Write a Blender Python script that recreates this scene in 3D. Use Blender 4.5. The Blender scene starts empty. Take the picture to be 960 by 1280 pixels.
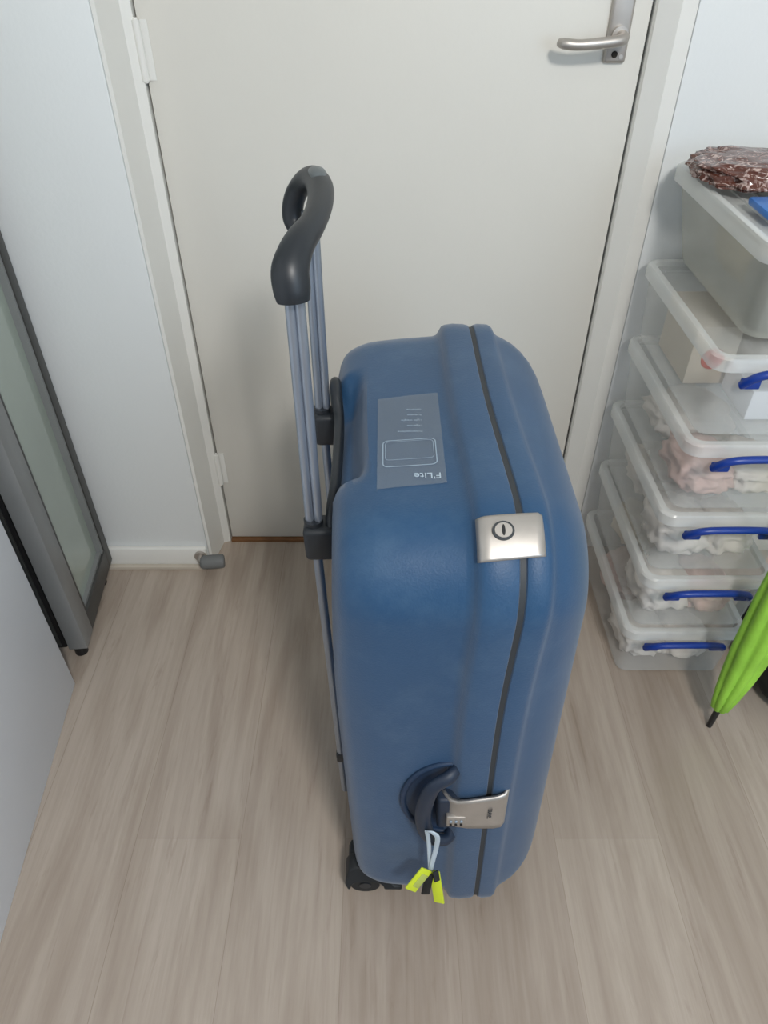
import bpy, bmesh, math, random
from mathutils import Vector, Matrix, noise
random.seed(4)
D=bpy.data; C=bpy.context
try: C.scene.view_settings.view_transform='Standard'
except Exception: pass

def lin(c):
    r=[]
    for v in c:
        v/=255.0
        r.append(v/12.92 if v<=0.04045 else ((v+0.055)/1.055)**2.4)
    return (r[0],r[1],r[2],1.0)

def mat(name,col,rough=0.5,metal=0.0,var=0.06,scale=8.0,bump=0.0,bscale=60.0,spec=0.5,trans=0.0,coat=0.0):
    m=D.materials.new(name); m.use_nodes=True
    nt=m.node_tree; b=nt.nodes['Principled BSDF']
    c=lin(col)
    tc=nt.nodes.new('ShaderNodeTexCoord')
    n=nt.nodes.new('ShaderNodeTexNoise'); n.inputs['Scale'].default_value=scale; n.inputs['Detail'].default_value=5
    nt.links.new(tc.outputs['Object'],n.inputs['Vector'])
    r=nt.nodes.new('ShaderNodeValToRGB')
    r.color_ramp.elements[0].position=0.3; r.color_ramp.elements[1].position=0.7
    r.color_ramp.elements[0].color=tuple(max(0,x*(1-var)) for x in c[:3])+(1,)
    r.color_ramp.elements[1].color=tuple(min(1,x*(1+var)) for x in c[:3])+(1,)
    nt.links.new(n.outputs['Fac'],r.inputs['Fac']); nt.links.new(r.outputs['Color'],b.inputs['Base Color'])
    b.inputs['Roughness'].default_value=rough; b.inputs['Metallic'].default_value=metal
    b.inputs['Specular IOR Level'].default_value=spec
    b.inputs['Transmission Weight'].default_value=trans
    b.inputs['Coat Weight'].default_value=coat
    if bump>0:
        n2=nt.nodes.new('ShaderNodeTexNoise'); n2.inputs['Scale'].default_value=bscale; n2.inputs['Detail'].default_value=3
        nt.links.new(tc.outputs['Object'],n2.inputs['Vector'])
        bp=nt.nodes.new('ShaderNodeBump'); bp.inputs['Strength'].default_value=bump; bp.inputs['Distance'].default_value=0.002
        nt.links.new(n2.outputs['Fac'],bp.inputs['Height']); nt.links.new(bp.outputs['Normal'],b.inputs['Normal'])
    return m

def clear_mat(name,col,opacity=0.35,rough=0.2,edge=0.3):
    m=mat(name,col,rough,var=0.03)
    nt=m.node_tree; b=nt.nodes['Principled BSDF']; out=nt.nodes['Material Output']
    t=nt.nodes.new('ShaderNodeBsdfTransparent'); mx=nt.nodes.new('ShaderNodeMixShader')
    lw=nt.nodes.new('ShaderNodeLayerWeight'); lw.inputs['Blend'].default_value=0.25
    mr=nt.nodes.new('ShaderNodeMapRange')
    mr.inputs['To Min'].default_value=opacity; mr.inputs['To Max'].default_value=min(1,opacity+edge)
    nt.links.new(lw.outputs['Facing'],mr.inputs['Value']); nt.links.new(mr.outputs['Result'],mx.inputs['Fac'])
    nt.links.new(t.outputs[0],mx.inputs[1]); nt.links.new(b.outputs[0],mx.inputs[2]); nt.links.new(mx.outputs[0],out.inputs['Surface'])
    return m

def mk(name,verts,faces,m=None,smooth=False,parent=None,sharp=35):
    me=D.meshes.new(name); me.from_pydata([tuple(v) for v in verts],[],faces); me.update()
    bm=bmesh.new(); bm.from_mesh(me); bmesh.ops.recalc_face_normals(bm,faces=bm.faces); bm.to_mesh(me); bm.free()
    o=D.objects.new(name,me); C.collection.objects.link(o)
    if m: me.materials.append(m)
    if smooth:
        for p in me.polygons: p.use_smooth=True
        try: me.set_sharp_from_angle(angle=math.radians(sharp))
        except Exception: pass
    if parent: o.parent=parent
    return o

def box(name,x0,x1,y0,y1,z0,z1,m,parent=None,bev=0.0,seg=2):
    v=[(x,y,z) for x in(x0,x1) for y in(y0,y1) for z in(z0,z1)]
    f=[(0,1,3,2),(4,6,7,5),(0,4,5,1),(2,3,7,6),(0,2,6,4),(1,5,7,3)]
    o=mk(name,v,f,m,parent=parent)
    if bev>0:
        bm=bmesh.new(); bm.from_mesh(o.data)
        bmesh.ops.bevel(bm,geom=bm.edges[:],offset=bev,segments=seg,profile=0.5,affect='EDGES')
        bm.to_mesh(o.data); bm.free()
        for p in o.data.polygons: p.use_smooth=True
        try:o.data.set_sharp_from_angle(angle=math.radians(40))
        except Exception: pass
    return o

def empty(name,loc=(0,0,0)):
    o=D.objects.new(name,None); o.location=loc; o.empty_display_size=0.05; C.collection.objects.link(o); return o

def catmull(pts,n=8):
    P=[Vector(p) for p in pts]; P=[P[0]*2-P[1]]+P+[P[-1]*2-P[-2]]
    out=[]
    for i in range(1,len(P)-2):
        for k in range(n):
            t=k/n
            out.append(0.5*((2*P[i])+(P[i+1]-P[i-1])*t+(2*P[i-1]-5*P[i]+4*P[i+1]-P[i+2])*t*t+(3*P[i]-P[i-1]-3*P[i+1]+P[i+2])*t**3))
    out.append(P[-2]); return out

def tube(name,pts,radii,m,parent=None,seg=16,n=8,flat=(1,1),ref=(1,0,0),smoothpath=True):
    if smoothpath:
        path=catmull(pts,n)
        R=catmull([(r if isinstance(r,tuple) else (r,r))+(0,) for r in radii],n)
    else:
        path=[Vector(p) for p in pts]; R=[Vector((r if isinstance(r,tuple) else (r,r))+(0,)) for r in radii]
    vs=[];fs=[]; rf=Vector(ref)
    for i,p in enumerate(path):
        t=(path[min(i+1,len(path)-1)]-path[max(i-1,0)]).normalized()
        a=(rf-t*rf.dot(t)).normalized(); b=t.cross(a)
        for k in range(seg):
            an=2*math.pi*k/seg
            vs.append(p+a*math.cos(an)*R[i][0]*flat[0]+b*math.sin(an)*R[i][1]*flat[1])
    for i in range(len(path)-1):
        for k in range(seg):
            fs.append((i*seg+k,i*seg+(k+1)%seg,(i+1)*seg+(k+1)%seg,(i+1)*seg+k))
    fs.append(tuple(range(seg))); fs.append(tuple((len(path)-1)*seg+k for k in range(seg)))
    return mk(name,vs,fs,m,smooth=True,parent=parent,sharp=50)

def cyl(name,p0,p1,r,m,parent=None,seg=24,r2=None):
    p0=Vector(p0);p1=Vector(p1); d=(p1-p0).normalized()
    ref=(1,0,0) if abs(d.x)<0.9 else (0,1,0)
    return tube(name,[p0,p1],[r,r if r2 is None else r2],m,parent,seg=seg,ref=ref,smoothpath=False)

# ------------------------------------------------------------ materials
M_wall=mat('wall_paint',(230,233,233),0.6,bump=0.15,bscale=120,var=0.015,scale=2)
M_ceil=mat('ceiling_paint',(235,235,232),0.8,var=0.01)
M_door=mat('door_paint',(220,217,209),0.42,bump=0.1,bscale=90,var=0.015,scale=3)
M_frame=mat('frame_paint',(230,229,224),0.4,var=0.015)
M_trim=mat('trim_paint',(230,229,224),0.4,var=0.02)
M_gap=mat('gap_dark',(40,36,32),0.9)
M_brown=mat('threshold_wood',(122,84,52),0.6,var=0.2,scale=30)
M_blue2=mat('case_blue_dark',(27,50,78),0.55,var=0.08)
M_navy=mat('handle_navy',(32,44,62),0.5,var=0.08)
M_char=mat('charcoal_plastic',(34,38,43),0.42,var=0.08)
M_dark=mat('dark_rubber',(28,31,34),0.6)
M_gask=mat('gasket_grey',(50,54,58),0.6)
M_steel=mat('brushed_steel',(186,180,174),0.45,metal=0.8,var=0.06,scale=40)
M_alu=mat('pole_aluminium',(160,168,180),0.36,metal=0.75,var=0.04)
M_black=mat('black',(16,16,18),0.5)
M_white=mat('white_print',(150,168,184),0.5)
M_tagw=mat('tag_strap',(190,204,216),0.35)
M_lime=mat('lime_tag',(200,214,48),0.4)
M_umb=mat('umbrella_fabric',(158,216,74),0.6,var=0.12,scale=25)
M_umb2=mat('umbrella_dark',(28,28,30),0.35)
M_bhandle=mat('box_handle_blue',(22,58,146),0.35)
M_clear=clear_mat('clear_plastic',(236,238,236),0.17,0.15,0.4)
M_lid=clear_mat('lid_plastic',(238,240,238),0.42,0.22,0.4)
M_cloth=mat('cloth_white',(226,218,210),0.85,var=0.1,scale=20)
M_pink=mat('cloth_pink',(216,184,174),0.85,var=0.15,scale=18)
M_card=mat('cardboard',(206,194,176),0.8,var=0.08)
M_red=mat('red_label',(190,90,74),0.6)
M_cab=mat('cabinet_white',(232,235,240),0.35,var=0.01)
M_cfr=mat('cabinet_grey_frame',(142,144,144),0.4,metal=0.3)
M_cfd=mat('cabinet_dark_frame',(62,62,60),0.45)
M_glass=mat('cabinet_glass',(160,170,160),0.08,var=0.08,scale=3,spec=0.7)
M_orange=mat('orange_item',(190,100,40),0.6)
M_rub=mat('doorstop_rubber',(112,114,114),0.6)

def case_mat():
    m=mat('case_blue',(30,70,106),0.5,var=0.06,scale=5,bump=0.18,bscale=420,spec=0.45)
    nt=m.node_tree; b=nt.nodes['Principled BSDF']; L=nt.links.new; N=nt.nodes.new
    tc=N('ShaderNodeTexCoord')
    base=[l for l in nt.links if l.to_socket==b.inputs['Base Color']][0].from_socket
    n=N('ShaderNodeTexNoise'); n.inputs['Scale'].default_value=7; n.inputs['Detail'].default_value=10; n.inputs['Roughness'].default_value=0.75
    L(tc.outputs['Object'],n.inputs['Vector'])
    r=N('ShaderNodeMapRange'); r.inputs['From Min'].default_value=0.5; r.inputs['From Max'].default_value=0.8; r.inputs['To Max'].default_value=0.4
    L(n.outputs['Fac'],r.inputs['Value'])
    mx=N('ShaderNodeMix'); mx.data_type='RGBA'; L(r.outputs['Result'],mx.inputs[0]); L(base,mx.inputs[6]); mx.inputs[7].default_value=lin((84,110,134))
    L(mx.outputs[2],b.inputs['Base Color'])
    b.inputs['Sheen Weight'].default_value=0.18; b.inputs['Sheen Roughness'].default_value=0.5
    return m
M_blue=case_mat()

def floor_mat():
    m=D.materials.new('laminate_floor'); m.use_nodes=True; nt=m.node_tree; b=nt.nodes['Principled BSDF']; L=nt.links.new; N=nt.nodes.new
    tc=N('ShaderNodeTexCoord')
    mp=N('ShaderNodeMapping'); mp.inputs['Rotation'].default_value=(0,0,math.radians(90)); mp.inputs['Location'].default_value=(0.15,0.07,0); L(tc.outputs['Object'],mp.inputs['Vector'])
    br=N('ShaderNodeTexBrick'); L(mp.outputs[0],br.inputs['Vector'])
    br.inputs['Scale'].default_value=1; br.inputs['Brick Width'].default_value=1.25; br.inputs['Row Height'].default_value=0.19
    br.inputs['Mortar Size'].default_value=0.0006; br.inputs['Mortar Smooth'].default_value=0.5
    br.inputs['Color1'].default_value=lin((164,150,137)); br.inputs['Color2'].default_value=lin((181,168,155)); br.inputs['Mortar'].default_value=lin((150,136,122))
    br.offset=0.37
    def layer(sc,nscale,det,dist,p0,p1,c0,c1,prev,fac,rgh=0.65):
        mp2=N('ShaderNodeMapping'); mp2.inputs['Scale'].default_value=sc; L(tc.outputs['Object'],mp2.inputs['Vector'])
        n1=N('ShaderNodeTexNoise'); n1.inputs['Scale'].default_value=nscale; n1.inputs['Detail'].default_value=det; n1.inputs['Distortion'].default_value=dist; n1.inputs['Roughness'].default_value=rgh; L(mp2.outputs[0],n1.inputs['Vector'])
        r1=N('ShaderNodeValToRGB'); r1.color_ramp.elements[0].position=p0; r1.color_ramp.elements[1].position=p1
        r1.color_ramp.elements[0].color=c0; r1.color_ramp.elements[1].color=c1; L(n1.outputs['Fac'],r1.inputs['Fac'])
        mx=N('ShaderNodeMix'); mx.data_type='RGBA'; mx.blend_type='MULTIPLY'; mx.inputs[0].default_value=fac
        L(prev,mx.inputs[6]); L(r1.outputs['Color'],mx.inputs[7]); return mx.outputs[2],n1
    o1,n1=layer((50,2.0,1),1.6,8,0.4,0.30,0.60,(0.80,0.77,0.75,1),(1.03,1.03,1.03,1),br.outputs['Color'],0.6)
    o2,_=layer((8,0.9,1),1.5,5,1.4,0.36,0.60,(0.80,0.765,0.74,1),(1.04,1.04,1.05,1),o1,0.8,0.55)
    o3,_=layer((24,1.8,1),1.3,6,2.0,0.30,0.42,(0.74,0.69,0.66,1),(1.0,1.0,1.0,1),o2,0.6)
    L(o3,b.inputs['Base Color'])
    b.inputs['Roughness'].default_value=0.38
    bp=N('ShaderNodeBump'); bp.inputs['Strength'].default_value=0.10; bp.inputs['Distance'].default_value=0.001; L(n1.outputs['Fac'],bp.inputs['Height']); L(bp.outputs[0],b.inputs['Normal'])
    return m
M_floor=floor_mat()

# ------------------------------------------------------------ room
box('floor',-1.25,1.4,-1.6,1.6,-0.05,0,M_floor)
box('ceiling',-1.25,1.4,-1.6,1.6,2.45,2.5,M_ceil)
YL=1.325; YR=1.385; YD=1.417
XL=-0.404; XR=0.434
wf=empty('wall_front')
box('wall_section_left',-1.15,-0.445,YL,1.6,0,2.45,M_wall,wf,0.004)
box('wall_section_right',0.498,1.3,YR,1.6,0,2.45,M_wall,wf,0.004)
box('wall_section_top',-0.445,0.498,YR,1.6,2.10,2.45,M_wall,wf)
box('wall_left',-1.25,-1.15,-1.6,1.6,0,2.45,M_wall)
box('wall_right',1.3,1.4,-0.2,1.6,0,2.45,M_wall)
def prism(name,poly,z0,z1,m,parent=None):
    n=len(poly); v=[(x,y,z0) for x,y in poly]+[(x,y,z1) for x,y in poly]
    f=[tuple(range(n)),tuple(range(n,2*n))]+[(i,(i+1)%n,n+(i+1)%n,n+i) for i in range(n)]
    return mk(name,v,f,m,parent=parent)
fr=empty('door_frame')
prism('jamb_left',[(-0.4445,YL+0.002),(-0.438,YL+0.003),(-0.424,YD-0.014),(-0.4075,YD-0.008),(-0.4075,1.5),(-0.4445,1.5)],0,2.10,M_frame,fr)
prism('jamb_right',[(0.4975,YR+0.002),(0.470,YR-0.004),(0.440,YD-0.012),(0.4375,YD-0.004),(0.4375,1.5),(0.4975,1.5)],0,2.10,M_frame,fr)
box('head_jamb',-0.445,0.498,YD-0.03,1.5,2.045,2.10,M_frame,fr)
box('gap_backing',-0.408,0.438,1.46,1.5,0.0,2.05,M_gap,fr)
door=empty('door_1')
box('door_leaf',XL,XR,YD,YD+0.038,0.008,2.04,M_door,door,0.0015)
for i,(z0,z1) in enumerate([(1.064,1.151),(0.192,0.28),(1.86,1.95)]):
    cyl('hinge_knuckle_%d'%(i+1),(-0.405,YD-0.006,z0),(-0.405,YD-0.006,z1),0.0065,M_frame,door)
    cyl('hinge_pin_%d'%(i+1),(-0.405,YD-0.006,z0-0.003),(-0.405,YD-0.006,z1+0.003),0.004,M_frame,door)
    box('hinge_leaf_%d'%(i+1),-0.404,-0.388,YD-0.002,YD+0.001,z0,z1,M_frame,door)
hx=0.386
box('lock_plate',hx-0.0185,hx+0.0185,YD-0.009,YD+0.002,1.090,1.262,M_steel,door,0.005,3)
cyl('lever_rose',(hx,YD-0.009,1.130),(hx,YD-0.018,1.130),0.0135,M_steel,door)
tube('lever',[(hx+0.002,YD-0.014,1.130),(hx+0.002,YD-0.034,1.130),(hx-0.006,YD-0.048,1.128),(hx-0.03,YD-0.052,1.125),(hx-0.07,YD-0.052,1.122),(hx-0.094,YD-0.050,1.123),(hx-0.104,YD-0.042,1.124)],[0.0085,0.0085,0.0085,0.0085,0.008,0.008,0.006],M_steel,door,flat=(1,1),ref=(0,0,1))
cyl('keyhole_low',(hx-0.002,YD-0.0085,1.103),(hx-0.002,YD-0.0105,1.103),0.005,M_gap,door)
cyl('lock_cylinder',(hx,YD-0.008,1.205),(hx,YD-0.013,1.205),0.010,M_steel,door)
cyl('keyway',(hx,YD-0.012,1.205),(hx,YD-0.0135,1.205),0.004,M_gap,door)
cyl('plate_screw',(hx+0.009,YD-0.008,1.10),(hx+0.009,YD-0.0105,1.10),0.0035,M_steel,door)
box('trim_1',XL,XR,YD-0.012,YD+0.036,0.0,0.006,M_brown)
box('baseboard_left',-1.13,-0.447,YL-0.014,YL,0.0,0.062,M_trim,None,0.004)
box('trim_2',-1.13,-0.45,YL-0.026,YL-0.014,0.0,0.012,mat('scotia',(196,186,172),0.5),None,0.003)
box('baseboard_right',0.80,1.29,YR-0.014,YR,0.0,0.062,M_trim,None,0.004)
ds=empty('door_stop')
cyl('stop_base',(-0.462,YL-0.0135,0.042),(-0.462,YL-0.022,0.042),0.014,M_steel,ds)
tube('stop_arm',[(-0.462,YL-0.020,0.042),(-0.460,YL-0.034,0.042),(-0.450,YL-0.040,0.042)],[0.006,0.006,0.006],M_steel,ds,ref=(0,0,1))
tube('stop_rubber',[(-0.455,YL-0.040,0.042),(-0.445,YL-0.040,0.042),(-0.405,YL-0.036,0.042),(-0.398,YL-0.035,0.042)],[0.014,0.0175,0.0175,0.0135],M_rub,ds,ref=(0,0,1),n=4)

# ------------------------------------------------------------ glass display cabinet (left)
ang=math.radians(5.5)
gc=empty('glass_display_cabinet',(-0.680,1.297,0)); gc.rotation_euler=(0,0,ang)
H=1.75; zb=0.042; dp=0.285
box('stile_far',-0.04,0,-0.030,0,zb,H,M_cfd,gc,0.002)
box('stile_far_inner',-0.032,-0.003,-0.040,-0.030,zb+0.05,H-0.05,M_cfr,gc)
box('stile_near',-0.04,0,-dp,-dp+0.055,zb,H,M_cfr,gc,0.002)
box('stile_near_inner',-0.036,-0.002,-dp+0.055,-dp+0.064,zb+0.05,H-0.05,M_cfd,gc)
box('rail_bottom',-0.039,-0.0005,-dp+0.05,-0.028,zb,zb+0.055,M_cfd,gc,0.002)
box('rail_top',-0.039,-0.0005,-dp+0.05,-0.028,H-0.055,H,M_cfd,gc,0.002)
box('rail_bottom_lip',-0.034,-0.006,-dp+0.06,-0.035,zb+0.055,zb+0.062,M_cfr,gc)
box('glass_pane',-0.022,-0.016,-dp+0.060,-0.036,zb+0.055,H-0.055,M_glass,gc)
box('cabinet_body',-0.36,-0.046,-dp+0.008,-0.005,zb,H,M_black,gc,0.002)
box('cabinet_side',-0.358,-0.055,-dp+0.004,-dp+0.009,zb+0.01,H-0.01,M_cfd,gc)
for i,(x,y) in enumerate([(-0.03,-dp+0.03),(-0.03,-0.04),(-0.33,-dp+0.03),(-0.33,-0.04)]):
    cyl('foot_%d'%(i+1),(x,y,0),(x,y,zb+0.002),0.014,M_black,gc)

wc=empty('white_cabinet',(-0.672,0.952,0)); wc.rotation_euler=(0,0,math.radians(5.0))
box('side_panel',-0.018,0,-1.0,0,0.0,1.05,M_cab,wc,0.0015)
box('end_panel',-0.40,-0.019,-0.018,-0.002,0.0,1.049,M_cab,wc,0.0015)
box('carcass',-0.40,-0.019,-0.999,-0.019,0.05,1.045,M_cab,wc)
box('top_panel',-0.41,0.004,-1.004,0.004,1.05,1.075,M_cab,wc,0.002)
box('plinth',-0.39,-0.03,-0.98,-0.03,0,0.05,M_black,wc)

# ------------------------------------------------------------ suitcase
case=empty('suitcase',(0,0,0)); case.rotation_euler=(0,-0.028,0); case.location=(-0.003,0,0.0015)
CY=0.7575; CZ=0.425; HW=0.2825; HH=0.405; R0=0.10; RB=0.078
def sstep(a,b,x):
    t=max(0,min(1,(x-a)/(b-a))); return t*t*(3-2*t)
def swell(x,y,z):
    return 0.011*math.exp(-(((y-0.53)/0.17)**2+((z-0.80)/0.15)**2))*(1-sstep(0.18,0.24,x))
def ring(inset,side=26,corner=14,extra=0.0):
    hw=HW-inset; hh=HH-inset
    r=max(R0-inset*0.55+extra,0.05); rb=max(RB-inset*0.4+extra,0.045)
    pts=[]
    cs=[(hw-r,hh-r,0,r),(-(hw-r),hh-r,90,r),(-(hw-rb),-(hh-rb),180,rb),(hw-rb,-(hh-rb),270,rb)]
    for i,(cx,cz,a0,q) in enumerate(cs):
        for k in range(corner+1):
            a=math.radians(a0+90*k/corner); pts.append((cx+q*math.cos(a),cz+q*math.sin(a)))
        nx=cs[(i+1)%4]; a=math.radians(a0+90)
        p0=(cx+q*math.cos(a),cz+q*math.sin(a)); p1=(nx[0]+nx[3]*math.cos(a),nx[1]+nx[3]*math.sin(a))
        for k in range(1,side): pts.append((p0[0]+(p1[0]-p0[0])*k/side,p0[1]+(p1[1]-p0[1])*k/side))
    return [(CY+p[0],CZ+p[1]) for p in pts]
def loft(name,prof,m,deform=None,cap0=True,cap1=True):
    vs=[];fs=[];n=None
    for e in prof:
        rg=ring(e[1],extra=(e[2] if len(e)>2 else 0)); n=len(rg)
        for (y,z) in rg:
            p=[e[0],y,z]
            if deform: p=deform(p)
            p[0]+=swell(e[0],y,z)
            vs.append(tuple(p))
    for i in range(len(prof)-1):
        for k in range(n): fs.append((i*n+k,i*n+(k+1)%n,(i+1)*n+(k+1)%n,(i+1)*n+k))
    if cap0: fs.append(tuple(range(n)))
    if cap1: fs.append(tuple((len(prof)-1)*n+k for k in range(n)))
    return mk(name,vs,fs,m,smooth=True,parent=case,sharp=40)
def scoop(p):
    x,y,z=p
    if z>0.6:
        w=1-sstep(0.080,0.120,abs(y-0.755))
        d=1-sstep(-0.020,0.004,x)
        z-=0.045*w*d*sstep(0.68,0.76,z)
    return [x,y,z]
shell=[(-0.043,0.20),(-0.043,0.075),(-0.0415,0.058),(-0.038,0.046),(-0.033,0.037),(-0.029,0.033),(-0.025,0.030),(-0.022,0.0283),(-0.019,0.027),(-0.016,0.0257),(-0.013,0.0245),(-0.010,0.0235),(-0.007,0.0225),(-0.004,0.0217),(-0.001,0.021),(0.003,0.020),(0.006,0.0195),(0.02,0.018),(0.05,0.016),(0.096,0.014),(0.102,0.0125),(0.106,0.008),(0.110,0.002),(0.115,0.0),(0.126,-0.001),(0.142,0.0),(0.1475,0.0015),(0.1495,0.005),(0.1495,0.02)]
loft('back_shell',shell,M_blue,scoop)
loft('seam_gasket',[(0.145,0.02),(0.1475,0.0035),(0.1560,0.0035),(0.160,0.02)],M_gask)
lid=[(0.1540,0.02),(0.1540,0.005),(0.156,0.0015),(0.1615,0.0),(0.176,0.001),(0.181,0.004),(0.184,0.010),(0.189,0.0145),(0.199,0.019),(0.211,0.0245,0.003),(0.223,0.033,0.006),(0.234,0.044,0.01),(0.243,0.058,0.014),(0.250,0.074,0.018),(0.256,0.092,0.022),(0.2605,0.115,0.026),(0.263,0.145,0.03),(0.264,0.20,0.02)]
loft('front_lid',lid,M_blue)
# trolley
PX=-0.0625
for nm,py,dz in (('near',0.66,0.0),('far',0.862,0.032)):
    for j,dx in enumerate((-0.0055,0.0055)):
        cyl('pole_%s_tube_%d'%(nm,j+1),(PX+dx,py,0.69+dz),(PX+0.008+dx*0.85,py,1.025),0.0054,M_alu,case)
    cyl('pole_%s_lower'%nm,(PX-0.0015,py,0.09),(PX,py,0.70+dz),0.0062,M_alu,case)
    box('pole_%s_bracket'%nm,PX-0.013,-0.034,py-0.018,py+0.018,0.672+dz,0.722+dz,M_char,case,0.007,3)
    cyl('pole_%s_collar'%nm,(PX,py,0.715+dz),(PX,py,0.728+dz),0.0118,M_char,case)
    box('pole_%s_clip'%nm,PX-0.009,-0.038,py-0.008,py+0.008,0.188,0.212,M_char,case,0.003)
tube('trolley_housing',[(-0.042,0.650,0.700),(-0.040,0.668,0.735),(-0.036,0.70,0.750),(-0.035,0.762,0.757),(-0.036,0.82,0.766),(-0.040,0.850,0.786),(-0.042,0.872,0.790),(-0.044,0.884,0.765),(-0.044,0.886,0.73)],[(0.007,0.009)]*5+[(0.008,0.010)]*4,M_char,case,ref=(1,0,0))
# grip
gp=[(-0.0555,0.655,1.008),(-0.056,0.657,1.020),(-0.056,0.664,1.036),(-0.049,0.686,1.050),(-0.038,0.720,1.057),(-0.033,0.762,1.062),(-0.035,0.806,1.066),(-0.045,0.842,1.066),(-0.060,0.868,1.054),(-0.073,0.880,1.034),(-0.077,0.880,1.012),(-0.068,0.870,0.996)]
gr=[(0.0160,0.015),(0.0182,0.0172),(0.0180,0.0170),(0.0155,0.0155),(0.0128,0.0138),(0.0132,0.0142),(0.0142,0.0145),(0.013,0.0132),(0.0122,0.0125),(0.0125,0.012),(0.0125,0.012),(0.0105,0.011)]
tube('trolley_grip',gp,gr,M_char,case,seg=24,n=10)
tube('grip_button',[(-0.035,0.795,1.0735),(-0.036,0.808,1.0785),(-0.040,0.824,1.0785),(-0.044,0.836,1.0735)],[(0.004,0.003),(0.0085,0.005),(0.0085,0.005),(0.004,0.003)],mat('button_grey',(96,102,104),0.4),case,ref=(1,0,0))

zs=CZ+HH-0.0165
def shell_top(x):
    pr=[(e[0],e[1]) for e in shell]
    for a,b in zip(pr,pr[1:]):
        if a[0]<=x<=b[0] and b[0]>a[0]:
            return CZ+HH-(a[1]+(b[1]-a[1])*(x-a[0])/(b[0]-a[0]))
    return zs
M_stick=clear_mat('sticker_film',(160,166,170),0.26,0.4,0.0)
xs=[0.018,0.03,0.045,0.06,0.075,0.094]
vv=[];ff=[]
for i,x in enumerate(xs):
    t=(x-xs[0])/(xs[-1]-xs[0])
    vv+= [(x,0.608+0.004*t,shell_top(x)+0.0012),(x,0.792+0.006*t,shell_top(x)+0.0012)]
for i in range(len(xs)-1): ff.append((2*i,2*i+2,2*i+3,2*i+1))
mk('label_sticker',vv,ff,M_stick,parent=case)
def text(name,s,size,x,y,z,m,rot,parent,extr=0.0003):
    c=D.curves.new(name,'FONT'); c.body=s; c.size=size; c.extrude=extr; c.align_x='LEFT'
    o=D.objects.new(name,c); C.collection.objects.link(o); c.materials.append(m)
    o.location=(x,y,z); o.rotation_euler=rot; o.parent=parent; return o
text('sticker_title',"F'Lite",0.014,0.089,0.630,shell_top(0.07)+0.0020,mat('title_print',(176,192,206),0.5),(0,0,math.radians(180)),case)
for k in range(5):
    text('sticker_text_%d'%k,["Polypropylene","Legerete","Light weight","Robusto","Garantie"][k],0.0052,0.072,0.715+k*0.012,shell_top(0.05)+0.0018,M_white,(0,0,math.radians(180)),case,0.0001)
def rrect(cx,cy,hw,hh,r,n=6):
    pts=[]
    for (sx,sy,a0) in ((1,1,0),(-1,1,90),(-1,-1,180),(1,-1,270)):
        for k in range(n+1):
            a=math.radians(a0+90*k/n); pts.append((cx+sx*(hw-r)+r*math.cos(a),cy+sy*(hh-r)+r*math.sin(a)))
    return pts
def outline(name,cx,cy,hw,hh,r,w,m,dz=0.0020):
    a=rrect(cx,cy,hw,hh,r); b=rrect(cx,cy,hw-w,hh-w,max(r-w,0.001)); n=len(a)
    v=[(x,y,shell_top(x)+dz) for x,y in a]+[(x,y,shell_top(x)+dz) for x,y in b]
    return mk(name,v,[(i,(i+1)%n,n+(i+1)%n,n+i) for i in range(n)],m,parent=case)
outline('sticker_case_outline',0.055,0.671,0.031,0.026,0.007,0.0012,M_white)
outline('sticker_case_inner',0.055,0.676,0.028,0.018,0.005,0.0006,M_white)

YC=CY-HW+R0; ZC=CZ+HH-R0
def arcplate(name,x0,x1,f0,f1,off,m,nx=16,nf=14):
    vs=[];fs=[]
    for i in range(nx+1):
        u=i/nx; x=x0+(x1-x0)*u
        o2=off-0.010*sstep(0.88,1.0,u)-0.006*sstep(0.10,0,u)+0.0015*math.sin(math.pi*u)
        ff0=f0+2.0*(1-u); ff1=f1-3.0*u
        for j in range(nf+1):
            a=math.radians(ff0+(ff1-ff0)*j/nf); rr=R0+o2
            vs.append((x,YC-rr*math.sin(a),ZC+rr*math.cos(a)))
    for i in range(nx):
        for j in range(nf):
            q=i*(nf+1)+j; fs.append((q,q+1,q+nf+2,q+nf+1))
    o=mk(name,vs,fs,m,smooth=True,parent=case,sharp=60)
    md=o.modifiers.new('solid','SOLIDIFY'); md.thickness=0.003; md.offset=-1
    return o
arcplate('key_latch_plate',0.117,0.188,17,45,0.0045,M_steel)
def arcdisc(name,x,f,r,off,m,th=0.002,sx=1.0):
    a=math.radians(f); n=Vector((0,-math.sin(a),math.cos(a))); tg=Vector((0,-math.cos(a),-math.sin(a)))
    c=Vector((x,YC,ZC))+n*(R0+off)
    vs=[];N=24
    for s in (0,th):
        for k in range(N):
            t=2*math.pi*k/N; vs.append(c+n*s+Vector((1,0,0))*r*sx*math.cos(t)+tg*r*math.sin(t))
    fs=[tuple(range(N)),tuple(range(N,2*N))]+[(k,(k+1)%N,N+(k+1)%N,N+k) for k in range(N)]
    return mk(name,vs,fs,m,smooth=True,parent=case)
arcdisc('key_lock_ring',0.143,28,0.0100,0.005,M_gask,0.003,sx=1.1)
arcdisc('key_lock_face',0.143,28,0.0078,0.0075,M_steel,0.0015,sx=1.1)
arcdisc('key_slot',0.143,28,0.0058,0.0088,M_black,0.0008,sx=0.28)

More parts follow.
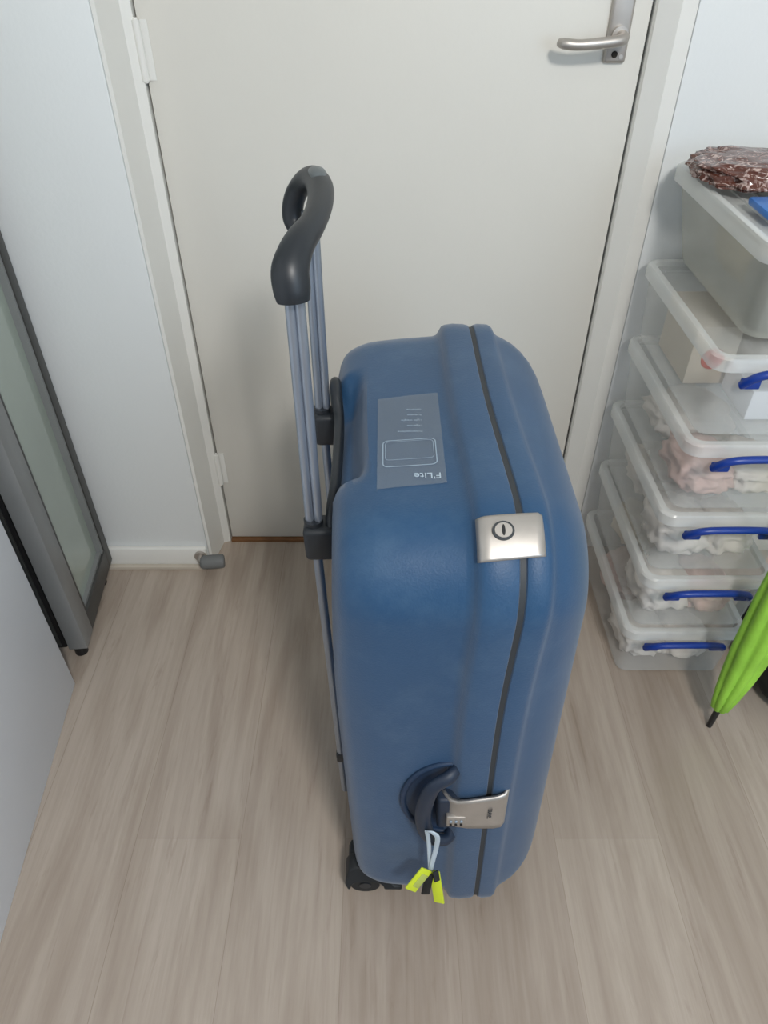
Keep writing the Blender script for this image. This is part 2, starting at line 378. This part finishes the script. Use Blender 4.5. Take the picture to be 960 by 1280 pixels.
YF=CY-HW+0.0155
def facepatch(name,poly,y,m,th=0.003):
    n=len(poly); v=[(x,y,z) for x,z in poly]+[(x,y+th,z) for x,z in poly]
    f=[tuple(range(n)),tuple(range(n,2*n))]+[(i,(i+1)%n,n+(i+1)%n,n+i) for i in range(n)]
    return mk(name,v,f,m,parent=case)
pol=[]
for k in range(25):
    a=math.radians(90+180*k/24); pol.append((0.103+0.064*math.cos(a),0.372+0.090*math.sin(a)))
facepatch('handle_recess',pol,YF-0.0015,M_blue2,0.006)
tube('recess_rim',[(p[0],YF-0.002,p[1]) for p in pol[::2]],[0.004]*13,M_blue2,case,n=4,ref=(0,1,0))
hp=[(0.110,YF-0.002,0.455),(0.098,YF-0.017,0.455),(0.078,YF-0.022,0.440),(0.068,YF-0.024,0.405),(0.065,YF-0.024,0.370),(0.068,YF-0.024,0.335),(0.078,YF-0.022,0.302),(0.098,YF-0.017,0.288),(0.110,YF-0.002,0.288)]
tube('carry_handle',hp,[(0.008,0.010)]*3+[(0.008,0.011)]*3+[(0.008,0.010)]*3,M_navy,case,n=8,ref=(0,1,0))
vs=[];fs=[]
prof=[(0.093,YF-0.006),(0.096,YF-0.012),(0.102,YF-0.019),(0.110,YF-0.0235),(0.124,YF-0.0245),(0.142,YF-0.0235),(0.160,YF-0.0225),(0.170,YF-0.020),(0.175,YF-0.014),(0.177,YF-0.008)]
for i,(x,y) in enumerate(prof):
    u=i/(len(prof)-1); hh=0.030+0.014*sstep(0.1,0.9,u)
    for j in range(9):
        vs.append((x,y,0.374+hh*(j/4-1)))
for i in range(len(prof)-1):
    for j in range(8):
        q=i*9+j; fs.append((q,q+1,q+10,q+9))
lp=mk('combination_latch_plate',vs,fs,M_steel,smooth=True,parent=case,sharp=60)
md=lp.modifiers.new('s','SOLIDIFY'); md.thickness=0.004; md.offset=0
box('latch_block',0.084,0.116,YF-0.020,YF+0.002,0.326,0.400,M_navy,case,0.005,3)
box('dial_window',0.096,0.122,YF-0.0275,YF-0.018,0.346,0.370,M_steel,case,0.002)
for k in range(3):
    cyl('dial_%d'%k,(0.102+0.007*k,YF-0.028,0.353),(0.102+0.007*k,YF-0.0295,0.353),0.0018,M_black,case,seg=10)
    cyl('dial_mark_%d'%k,(0.102+0.007*k,YF-0.028,0.362),(0.102+0.007*k,YF-0.0295,0.362),0.0018,M_white,case,seg=10)
text('latch_print','TRAVEL',0.008,0.150,YF-0.0262,0.391,M_gask,(math.radians(90),math.radians(90),0),case,0.0002)
# luggage tags
tube('tag_strap',[(0.070,YF-0.034,0.348),(0.077,YF-0.040,0.356),(0.084,YF-0.040,0.342),(0.083,YF-0.036,0.300),(0.079,YF-0.036,0.262),(0.076,YF-0.036,0.228)],[(0.0015,0.0035)]*6,M_tagw,case,ref=(0,1,0))
tube('tag_strap_back',[(0.070,YF-0.034,0.348),(0.073,YF-0.030,0.310),(0.075,YF-0.032,0.265),(0.076,YF-0.036,0.228)],[(0.0015,0.003)]*4,M_tagw,case,ref=(0,1,0))
def tag(name,c,w,h,rot,m):
    o=box(name,-w/2,w/2,-0.0015,0.0015,-h,0,m,case,0.0012); o.location=c; o.rotation_euler=rot; return o
tag('tag_lime_1',(0.071,YF-0.040,0.246),0.020,0.040,(-0.45,0.75,0.0),M_lime)
tag('tag_insert_1',(0.0685,YF-0.0445,0.239),0.012,0.024,(-0.45,0.75,0.0),mat('tag_paper',(170,180,90),0.5))
tag('tag_lime_2',(0.082,YF-0.036,0.232),0.016,0.058,(-0.35,-0.25,-0.3),M_lime)
tag('tag_black',(0.075,YF-0.042,0.236),0.013,0.036,(-0.4,0.25,0.1),M_black)
tag('tag_black_small',(0.083,YF-0.043,0.246),0.009,0.020,(-0.3,0.0,0.4),M_dark)

for i,(y,s) in enumerate(((0.530,1),(0.985,-1))):
    cyl('wheel_%d'%(i+1),(-0.028,y-0.010,0.025),(-0.028,y+0.014,0.025),0.0245,M_dark,case,seg=32)
    cyl('wheel_hub_%d'%(i+1),(-0.028,y-0.0115,0.025),(-0.028,y+0.0135,0.025),0.010,M_char,case)
    pr=[(-0.058,0.022),(-0.061,0.040),(-0.059,0.060),(-0.053,0.074),(-0.044,0.080),(-0.030,0.080),(-0.018,0.073),(-0.006,0.060),(0.006,0.046),(0.022,0.036),(0.034,0.032),(0.034,0.018),(0.004,0.020),(0.002,0.036),(-0.008,0.048),(-0.026,0.054),(-0.044,0.047),(-0.051,0.036),(-0.053,0.022)]
    n=len(pr); y0,y1=y-0.016,y+0.022
    v=[(x,y0+(0.010 if (k in(3,4,5,6,7,8)) else 0.0),z) for k,(x,z) in enumerate(pr)]+[(x,y1,z) for x,z in pr]
    f=[tuple(range(n)),tuple(range(n,2*n))]+[(k,(k+1)%n,n+(k+1)%n,n+k) for k in range(n)]
    o=mk('wheel_housing_%d'%(i+1),v,f,M_dark,smooth=True,parent=case,sharp=50)
    b=o.modifiers.new('b','BEVEL'); b.width=0.003; b.segments=2; b.limit_method='ANGLE'
    box('wheel_fork_%d'%(i+1),-0.055,0.02,y+0.015,y+0.05,0.03,0.075,M_dark,case,0.01)
for i,y in enumerate((0.60,0.92)):
    tube('foot_%d'%(i+1),[(0.200,y,-0.006),(0.200,y,0.01),(0.200,y,0.06)],[0.012,0.014,0.016],M_dark,case,smoothpath=False)

# ------------------------------------------------------------ storage boxes
def tray(name,cx,cy,z0,z1,hw,hd,taper,m,parent,r=0.025):
    levels=[(z0,taper+0.004),(z0+0.004,taper*0.85),(z0+(z1-z0)*0.45,taper*0.5),(z1-0.012,0.001),(z1-0.011,-0.004),(z1,-0.004)]
    rings=[[(p[0],p[1],z) for p in rrect(cx,cy,hw-t,hd-t,max(r-t*0.5,0.006),5)] for z,t in levels]
    n=len(rings[0]); v=[p for R in rings for p in R]; f=[]
    for i in range(len(rings)-1):
        for k in range(n): f.append((i*n+k,i*n+(k+1)%n,(i+1)*n+(k+1)%n,(i+1)*n+k))
    f.append(tuple(range(n)))
    return mk(name,v,f,m,smooth=True,parent=parent,sharp=40)
def lidm(name,cx,cy,z0,hw,hd,m,mtop,parent,r=0.028,h=0.018):
    def build(nm,prof,mm,cap):
        rings=[[(p[0],p[1],z) for p in rrect(cx,cy,hw-i,hd-i,max(r-i*0.6,0.006),6)] for i,z in prof]
        n=len(rings[0]); v=[p for R in rings for p in R]; f=[]
        for i in range(len(rings)-1):
            for k in range(n): f.append((i*n+k,i*n+(k+1)%n,(i+1)*n+(k+1)%n,(i+1)*n+k))
        if cap: f.append(tuple((len(rings)-1)*n+k for k in range(n)))
        return mk(nm,v,f,mm,smooth=True,parent=parent,sharp=40)
    build(name,[(0,z0-0.010),(0,z0+h*0.55),(0.003,z0+h*0.75),(0.010,z0+h*0.8),(0.014,z0+h*0.75),(0.017,z0+h*0.35)],m,False)
    build(name+'_panel',[(0.017,z0+h*0.35),(0.03,z0+h*0.3)],mtop,True)
def lump(name,c,s,m,parent,seed=0,sub=3,amp=0.25,fr=2.5,clamp=None):
    bm=bmesh.new(); bmesh.ops.create_icosphere(bm,subdivisions=sub,radius=1)
    for v in bm.verts:
        nn=noise.noise(v.co*fr+Vector((seed*3.1,seed,0)))+0.5*noise.noise(v.co*fr*2.3+Vector((seed,2,seed)))
        v.co*=1+amp*nn
        for a in range(3): v.co[a]=math.copysign(abs(v.co[a])**0.7,v.co[a])
        v.co=Vector((c[0]+v.co.x*s[0],c[1]+v.co.y*s[1],c[2]+v.co.z*s[2]))
        if clamp:
            for a in range(3):
                lo,hi=clamp[a]
                if v.co[a]<lo: v.co[a]=lo+0.0005*nn
                if v.co[a]>hi: v.co[a]=hi+0.0005*nn
    me=D.meshes.new(name); bm.to_mesh(me); bm.free()
    for p in me.polygons: p.use_smooth=True
    o=D.objects.new(name,me); C.collection.objects.link(o); me.materials.append(m); o.parent=parent
    return o
BX=0.6250; BY=1.164; PW=0.1275; PD=0.1975; P=0.1565
offs=[(0,0),(0.002,-0.003),(-0.001,0.002),(0.001,-0.002),(0.0,0.0)]
for i in range(5):
    e=empty('plastic_storage_box'); z=i*P; ox,oy=offs[i]; cx=BX+ox; cy=BY+oy
    tray('tub',cx,cy,z+0.0015,z+P-0.019,PW-0.007,PD-0.007,0.011,M_clear,e)
    lidm('lid',cx,cy,z+P-0.019,PW,PD,M_lid,M_clear,e)
    y=cy-PD-0.004
    zt=z+P-0.030
    tube('clip_handle',[(cx-0.080,y-0.002,zt-0.016),(cx-0.076,y-0.009,zt-0.006),(cx-0.066,y-0.016,zt+0.006),(cx-0.045,y-0.020,zt+0.013),(cx,y-0.021,zt+0.015),(cx+0.045,y-0.020,zt+0.013),(cx+0.066,y-0.016,zt+0.006),(cx+0.076,y-0.009,zt-0.006),(cx+0.080,y-0.002,zt-0.016)],[(0.007,0.0065)]*9,M_bhandle,e,n=5,ref=(0,1,0))
    for q in (-1,1):
        box('clip_hinge_%d'%(q+2),cx+q*0.068-0.015,cx+q*0.068+0.015,y-0.006,y+0.003,zt-0.022,zt-0.006,M_bhandle,e,0.002)
    zz=z+0.006
    cl=((cx-0.1075,cx+0.1075),(cy-0.176,cy+0.176),(zz,zz+0.12))
    if i==4:
        box('carton',cx-0.085,cx-0.005,cy-0.02,cy+0.13,zz,zz+0.11,M_card,e,0.002)
        cyl('carton_print',(cx-0.045,cy-0.0195,zz+0.05),(cx-0.045,cy-0.0215,zz+0.05),0.020,M_red,e)
        box('booklet',cx-0.02,cx+0.085,cy-0.14,cy-0.03,zz,zz+0.055,M_cab,e,0.003)
        lump('cloth_a',(cx+0.055,cy+0.06,zz+0.045),(0.035,0.08,0.035),M_cloth,e,9,clamp=cl)
    else:
        hz=[0.030,0.034,0.036,0.030][i]
        lump('cloth_a',(cx-0.045,cy-0.085,zz+hz),(0.054,0.070,hz),[M_cloth,M_cloth,M_cloth,M_pink][i],e,i+1,amp=0.4,sub=4,fr=3.2,clamp=cl)
        lump('cloth_b',(cx+0.045,cy-0.09,zz+hz*0.9),(0.050,0.066,hz*0.9),[M_cloth,M_pink,M_cloth,M_cloth][i],e,i+5,amp=0.4,sub=4,fr=3.2,clamp=cl)
        lump('cloth_c',(cx-0.01,cy+0.08,zz+hz),(0.075,0.080,hz),[M_pink,M_card,M_cloth,M_cloth][i],e,i+8,amp=0.4,sub=4,fr=3.2,clamp=cl)
e=empty('lidded_storage_tub')
zt=5*P
def taperbox(name,x0,x1,y0,y1,z0,X0,X1,Y0,Y1,z1,m,parent,r=0.03):
    def rr(a,b,c,d,z,q): return [(p[0],p[1],z) for p in rrect((a+b)/2,(c+d)/2,(b-a)/2,(d-c)/2,q,6)]
    R=[rr(x0,x1,y0,y1,z0,r),rr(x0-0.004,x1+0.004,y0-0.004,y1+0.001,z0+0.008,r),rr(X0,X1,Y0,Y1,z1,r)]
    n=len(R[0]); v=[p for q in R for p in q]; f=[]
    for i in range(len(R)-1):
        for k in range(n): f.append((i*n+k,i*n+(k+1)%n,(i+1)*n+(k+1)%n,(i+1)*n+k))
    f.append(tuple(range(n)))
    return mk(name,v,f,m,smooth=True,parent=parent,sharp=40)
M_clear2=clear_mat('tub_plastic',(214,214,204),0.38,0.2,0.35)
taperbox('tub',0.560,0.78,1.02,1.355,zt+0.001,0.522,0.80,0.955,1.368,zt+0.150,M_clear2,e)
lidm('lid',0.660,1.158,zt+0.152,0.150,0.215,M_lid,M_lid,e,r=0.035,h=0.020)
for k in range(7):
    box('lid_rib_%d'%k,0.560+k*0.03,0.566+k*0.03,1.0,1.31,zt+0.157,zt+0.161,M_lid,e)
lump('contents_cloth',(0.67,1.22,zt+0.065),(0.088,0.10,0.050),mat('contents_tan',(176,166,140),0.8,var=0.2),e,3)
box('barcode_label',0.600,0.640,0.975,0.976,zt+0.07,zt+0.10,M_cab,e)
box('contents_box',0.575,0.74,1.03,1.12,zt+0.010,zt+0.09,mat('contents_grey',(140,142,134),0.7),e,0.004)

def bagmat():
    m=mat('snack_bag_film',(96,58,50),0.15,var=0.3,scale=60,bump=0.6,bscale=40)
    nt=m.node_tree; b=nt.nodes['Principled BSDF']
    tc=nt.nodes['Texture Coordinate'] if 'Texture Coordinate' in nt.nodes else nt.nodes.new('ShaderNodeTexCoord')
    n=nt.nodes.new('ShaderNodeTexNoise'); n.inputs['Scale'].default_value=70; n.inputs['Detail'].default_value=6; n.inputs['Distortion'].default_value=2
    nt.links.new(tc.outputs['Object'],n.inputs['Vector'])
    r=nt.nodes.new('ShaderNodeValToRGB'); e0,e1=r.color_ramp.elements
    e0.position=0.52; e0.color=lin((92,54,44)); e1.position=0.66; e1.color=lin((190,168,160))
    nt.links.new(n.outputs['Fac'],r.inputs['Fac']); nt.links.new(r.outputs['Color'],b.inputs['Base Color'])
    return m
bag=lump('snack_bag',(0,0,0),(0.130,0.085,0.020),bagmat(),None,2,sub=5,amp=0.28,fr=3.0)
bag.location=(0.632,1.232,zt+0.187); bag.rotation_euler=(0,0,-0.2)
box('blue_packet',0.545,0.68,1.040,1.125,zt+0.1685,zt+0.180,mat('packet_blue',(30,110,190),0.3),None,0.004)

# ------------------------------------------------------------ umbrella
u=empty('folded_umbrella')
p0=Vector((0.6706,0.846,0.001)); p1=Vector((0.735,0.890,0.80)); ax=(p1-p0).normalized()
cyl('tip',p0,p0+ax*0.075,0.0055,M_umb2,u,seg=16,r2=0.007)
vs=[];fs=[];N=96
a=(Vector((1,0,0))-ax*ax.x).normalized(); b=ax.cross(a)
prof=[(0.055,0.0085),(0.062,0.018),(0.10,0.024),(0.16,0.031),(0.24,0.037),(0.34,0.040),(0.42,0.040),(0.50,0.037),(0.56,0.031),(0.60,0.024),(0.64,0.027),(0.66,0.024)]
for i,(t,r) in enumerate(prof):
    for k in range(N):
        an=2*math.pi*k/N
        rr=r*(0.80+0.22*abs(math.cos(4*an+t*4))**0.6)
        vs.append(p0+ax*t+a*rr*math.cos(an)+b*rr*math.sin(an))
for i in range(len(prof)-1):
    for k in range(N): fs.append((i*N+k,i*N+(k+1)%N,(i+1)*N+(k+1)%N,(i+1)*N+k))
fs.append(tuple(range(N))); fs.append(tuple((len(prof)-1)*N+k for k in range(N)))
mk('canopy',vs,fs,M_umb,smooth=True,parent=u,sharp=50)
cyl('strap',p0+ax*0.585,p0+ax*0.605,0.030,M_umb,u)
cyl('shaft',p0+ax*0.64,p0+ax*0.72,0.006,M_umb2,u)
tube('grip',[p0+ax*0.70,p0+ax*0.73,p0+ax*0.79,p0+ax*0.83],[0.011,0.014,0.014,0.010],M_umb2,u)

bb=empty('black_bag')
lump('bag_body',(0.868,0.985,0.085),(0.090,0.150,0.075),mat('black_nylon',(22,22,24),0.7),bb,5,sub=4,amp=0.1)
tube('bag_strap',[(0.83,0.94,0.15),(0.84,0.93,0.23),(0.89,0.94,0.28),(0.94,0.96,0.23),(0.94,0.97,0.15)],[(0.003,0.012)]*5,M_black,bb)
box('orange_packet',-0.80,-0.735,0.985,1.0,0.0,0.03,M_orange,None,0.003)

# ------------------------------------------------------------ lights
def area(name,loc,tgt,size,energy,col,sy=None):
    l=D.lights.new(name,'AREA'); l.energy=energy; l.color=col; l.size=size
    if sy: l.shape='RECTANGLE'; l.size_y=sy
    o=D.objects.new(name,l); C.collection.objects.link(o); o.location=loc
    d=Vector(tgt)-Vector(loc); o.rotation_euler=d.to_track_quat('-Z','Y').to_euler(); return o
area('ceiling_lamp_light',(0.50,-0.95,2.38),(0.0,0.85,0.55),0.32,44,(1.0,0.975,0.935))
area('window_daylight',(1.28,-1.2,1.5),(-0.4,0.8,0.6),1.1,14,(0.58,0.79,1.0),1.2)
w=D.worlds.new('World'); C.scene.world=w; w.use_nodes=True
bg=w.node_tree.nodes['Background']; bg.inputs[0].default_value=(0.84,0.92,1.0,1); bg.inputs[1].default_value=0.29

cam=D.cameras.new('camera'); co=D.objects.new('camera',cam); C.collection.objects.link(co)
co.location=(0,0,1.3); th=40.4
co.rotation_euler=(math.radians(90-th),0,0)
cam.sensor_fit='VERTICAL'; cam.sensor_height=36; cam.lens=900/1280*36; cam.clip_start=0.01
C.scene.camera=co
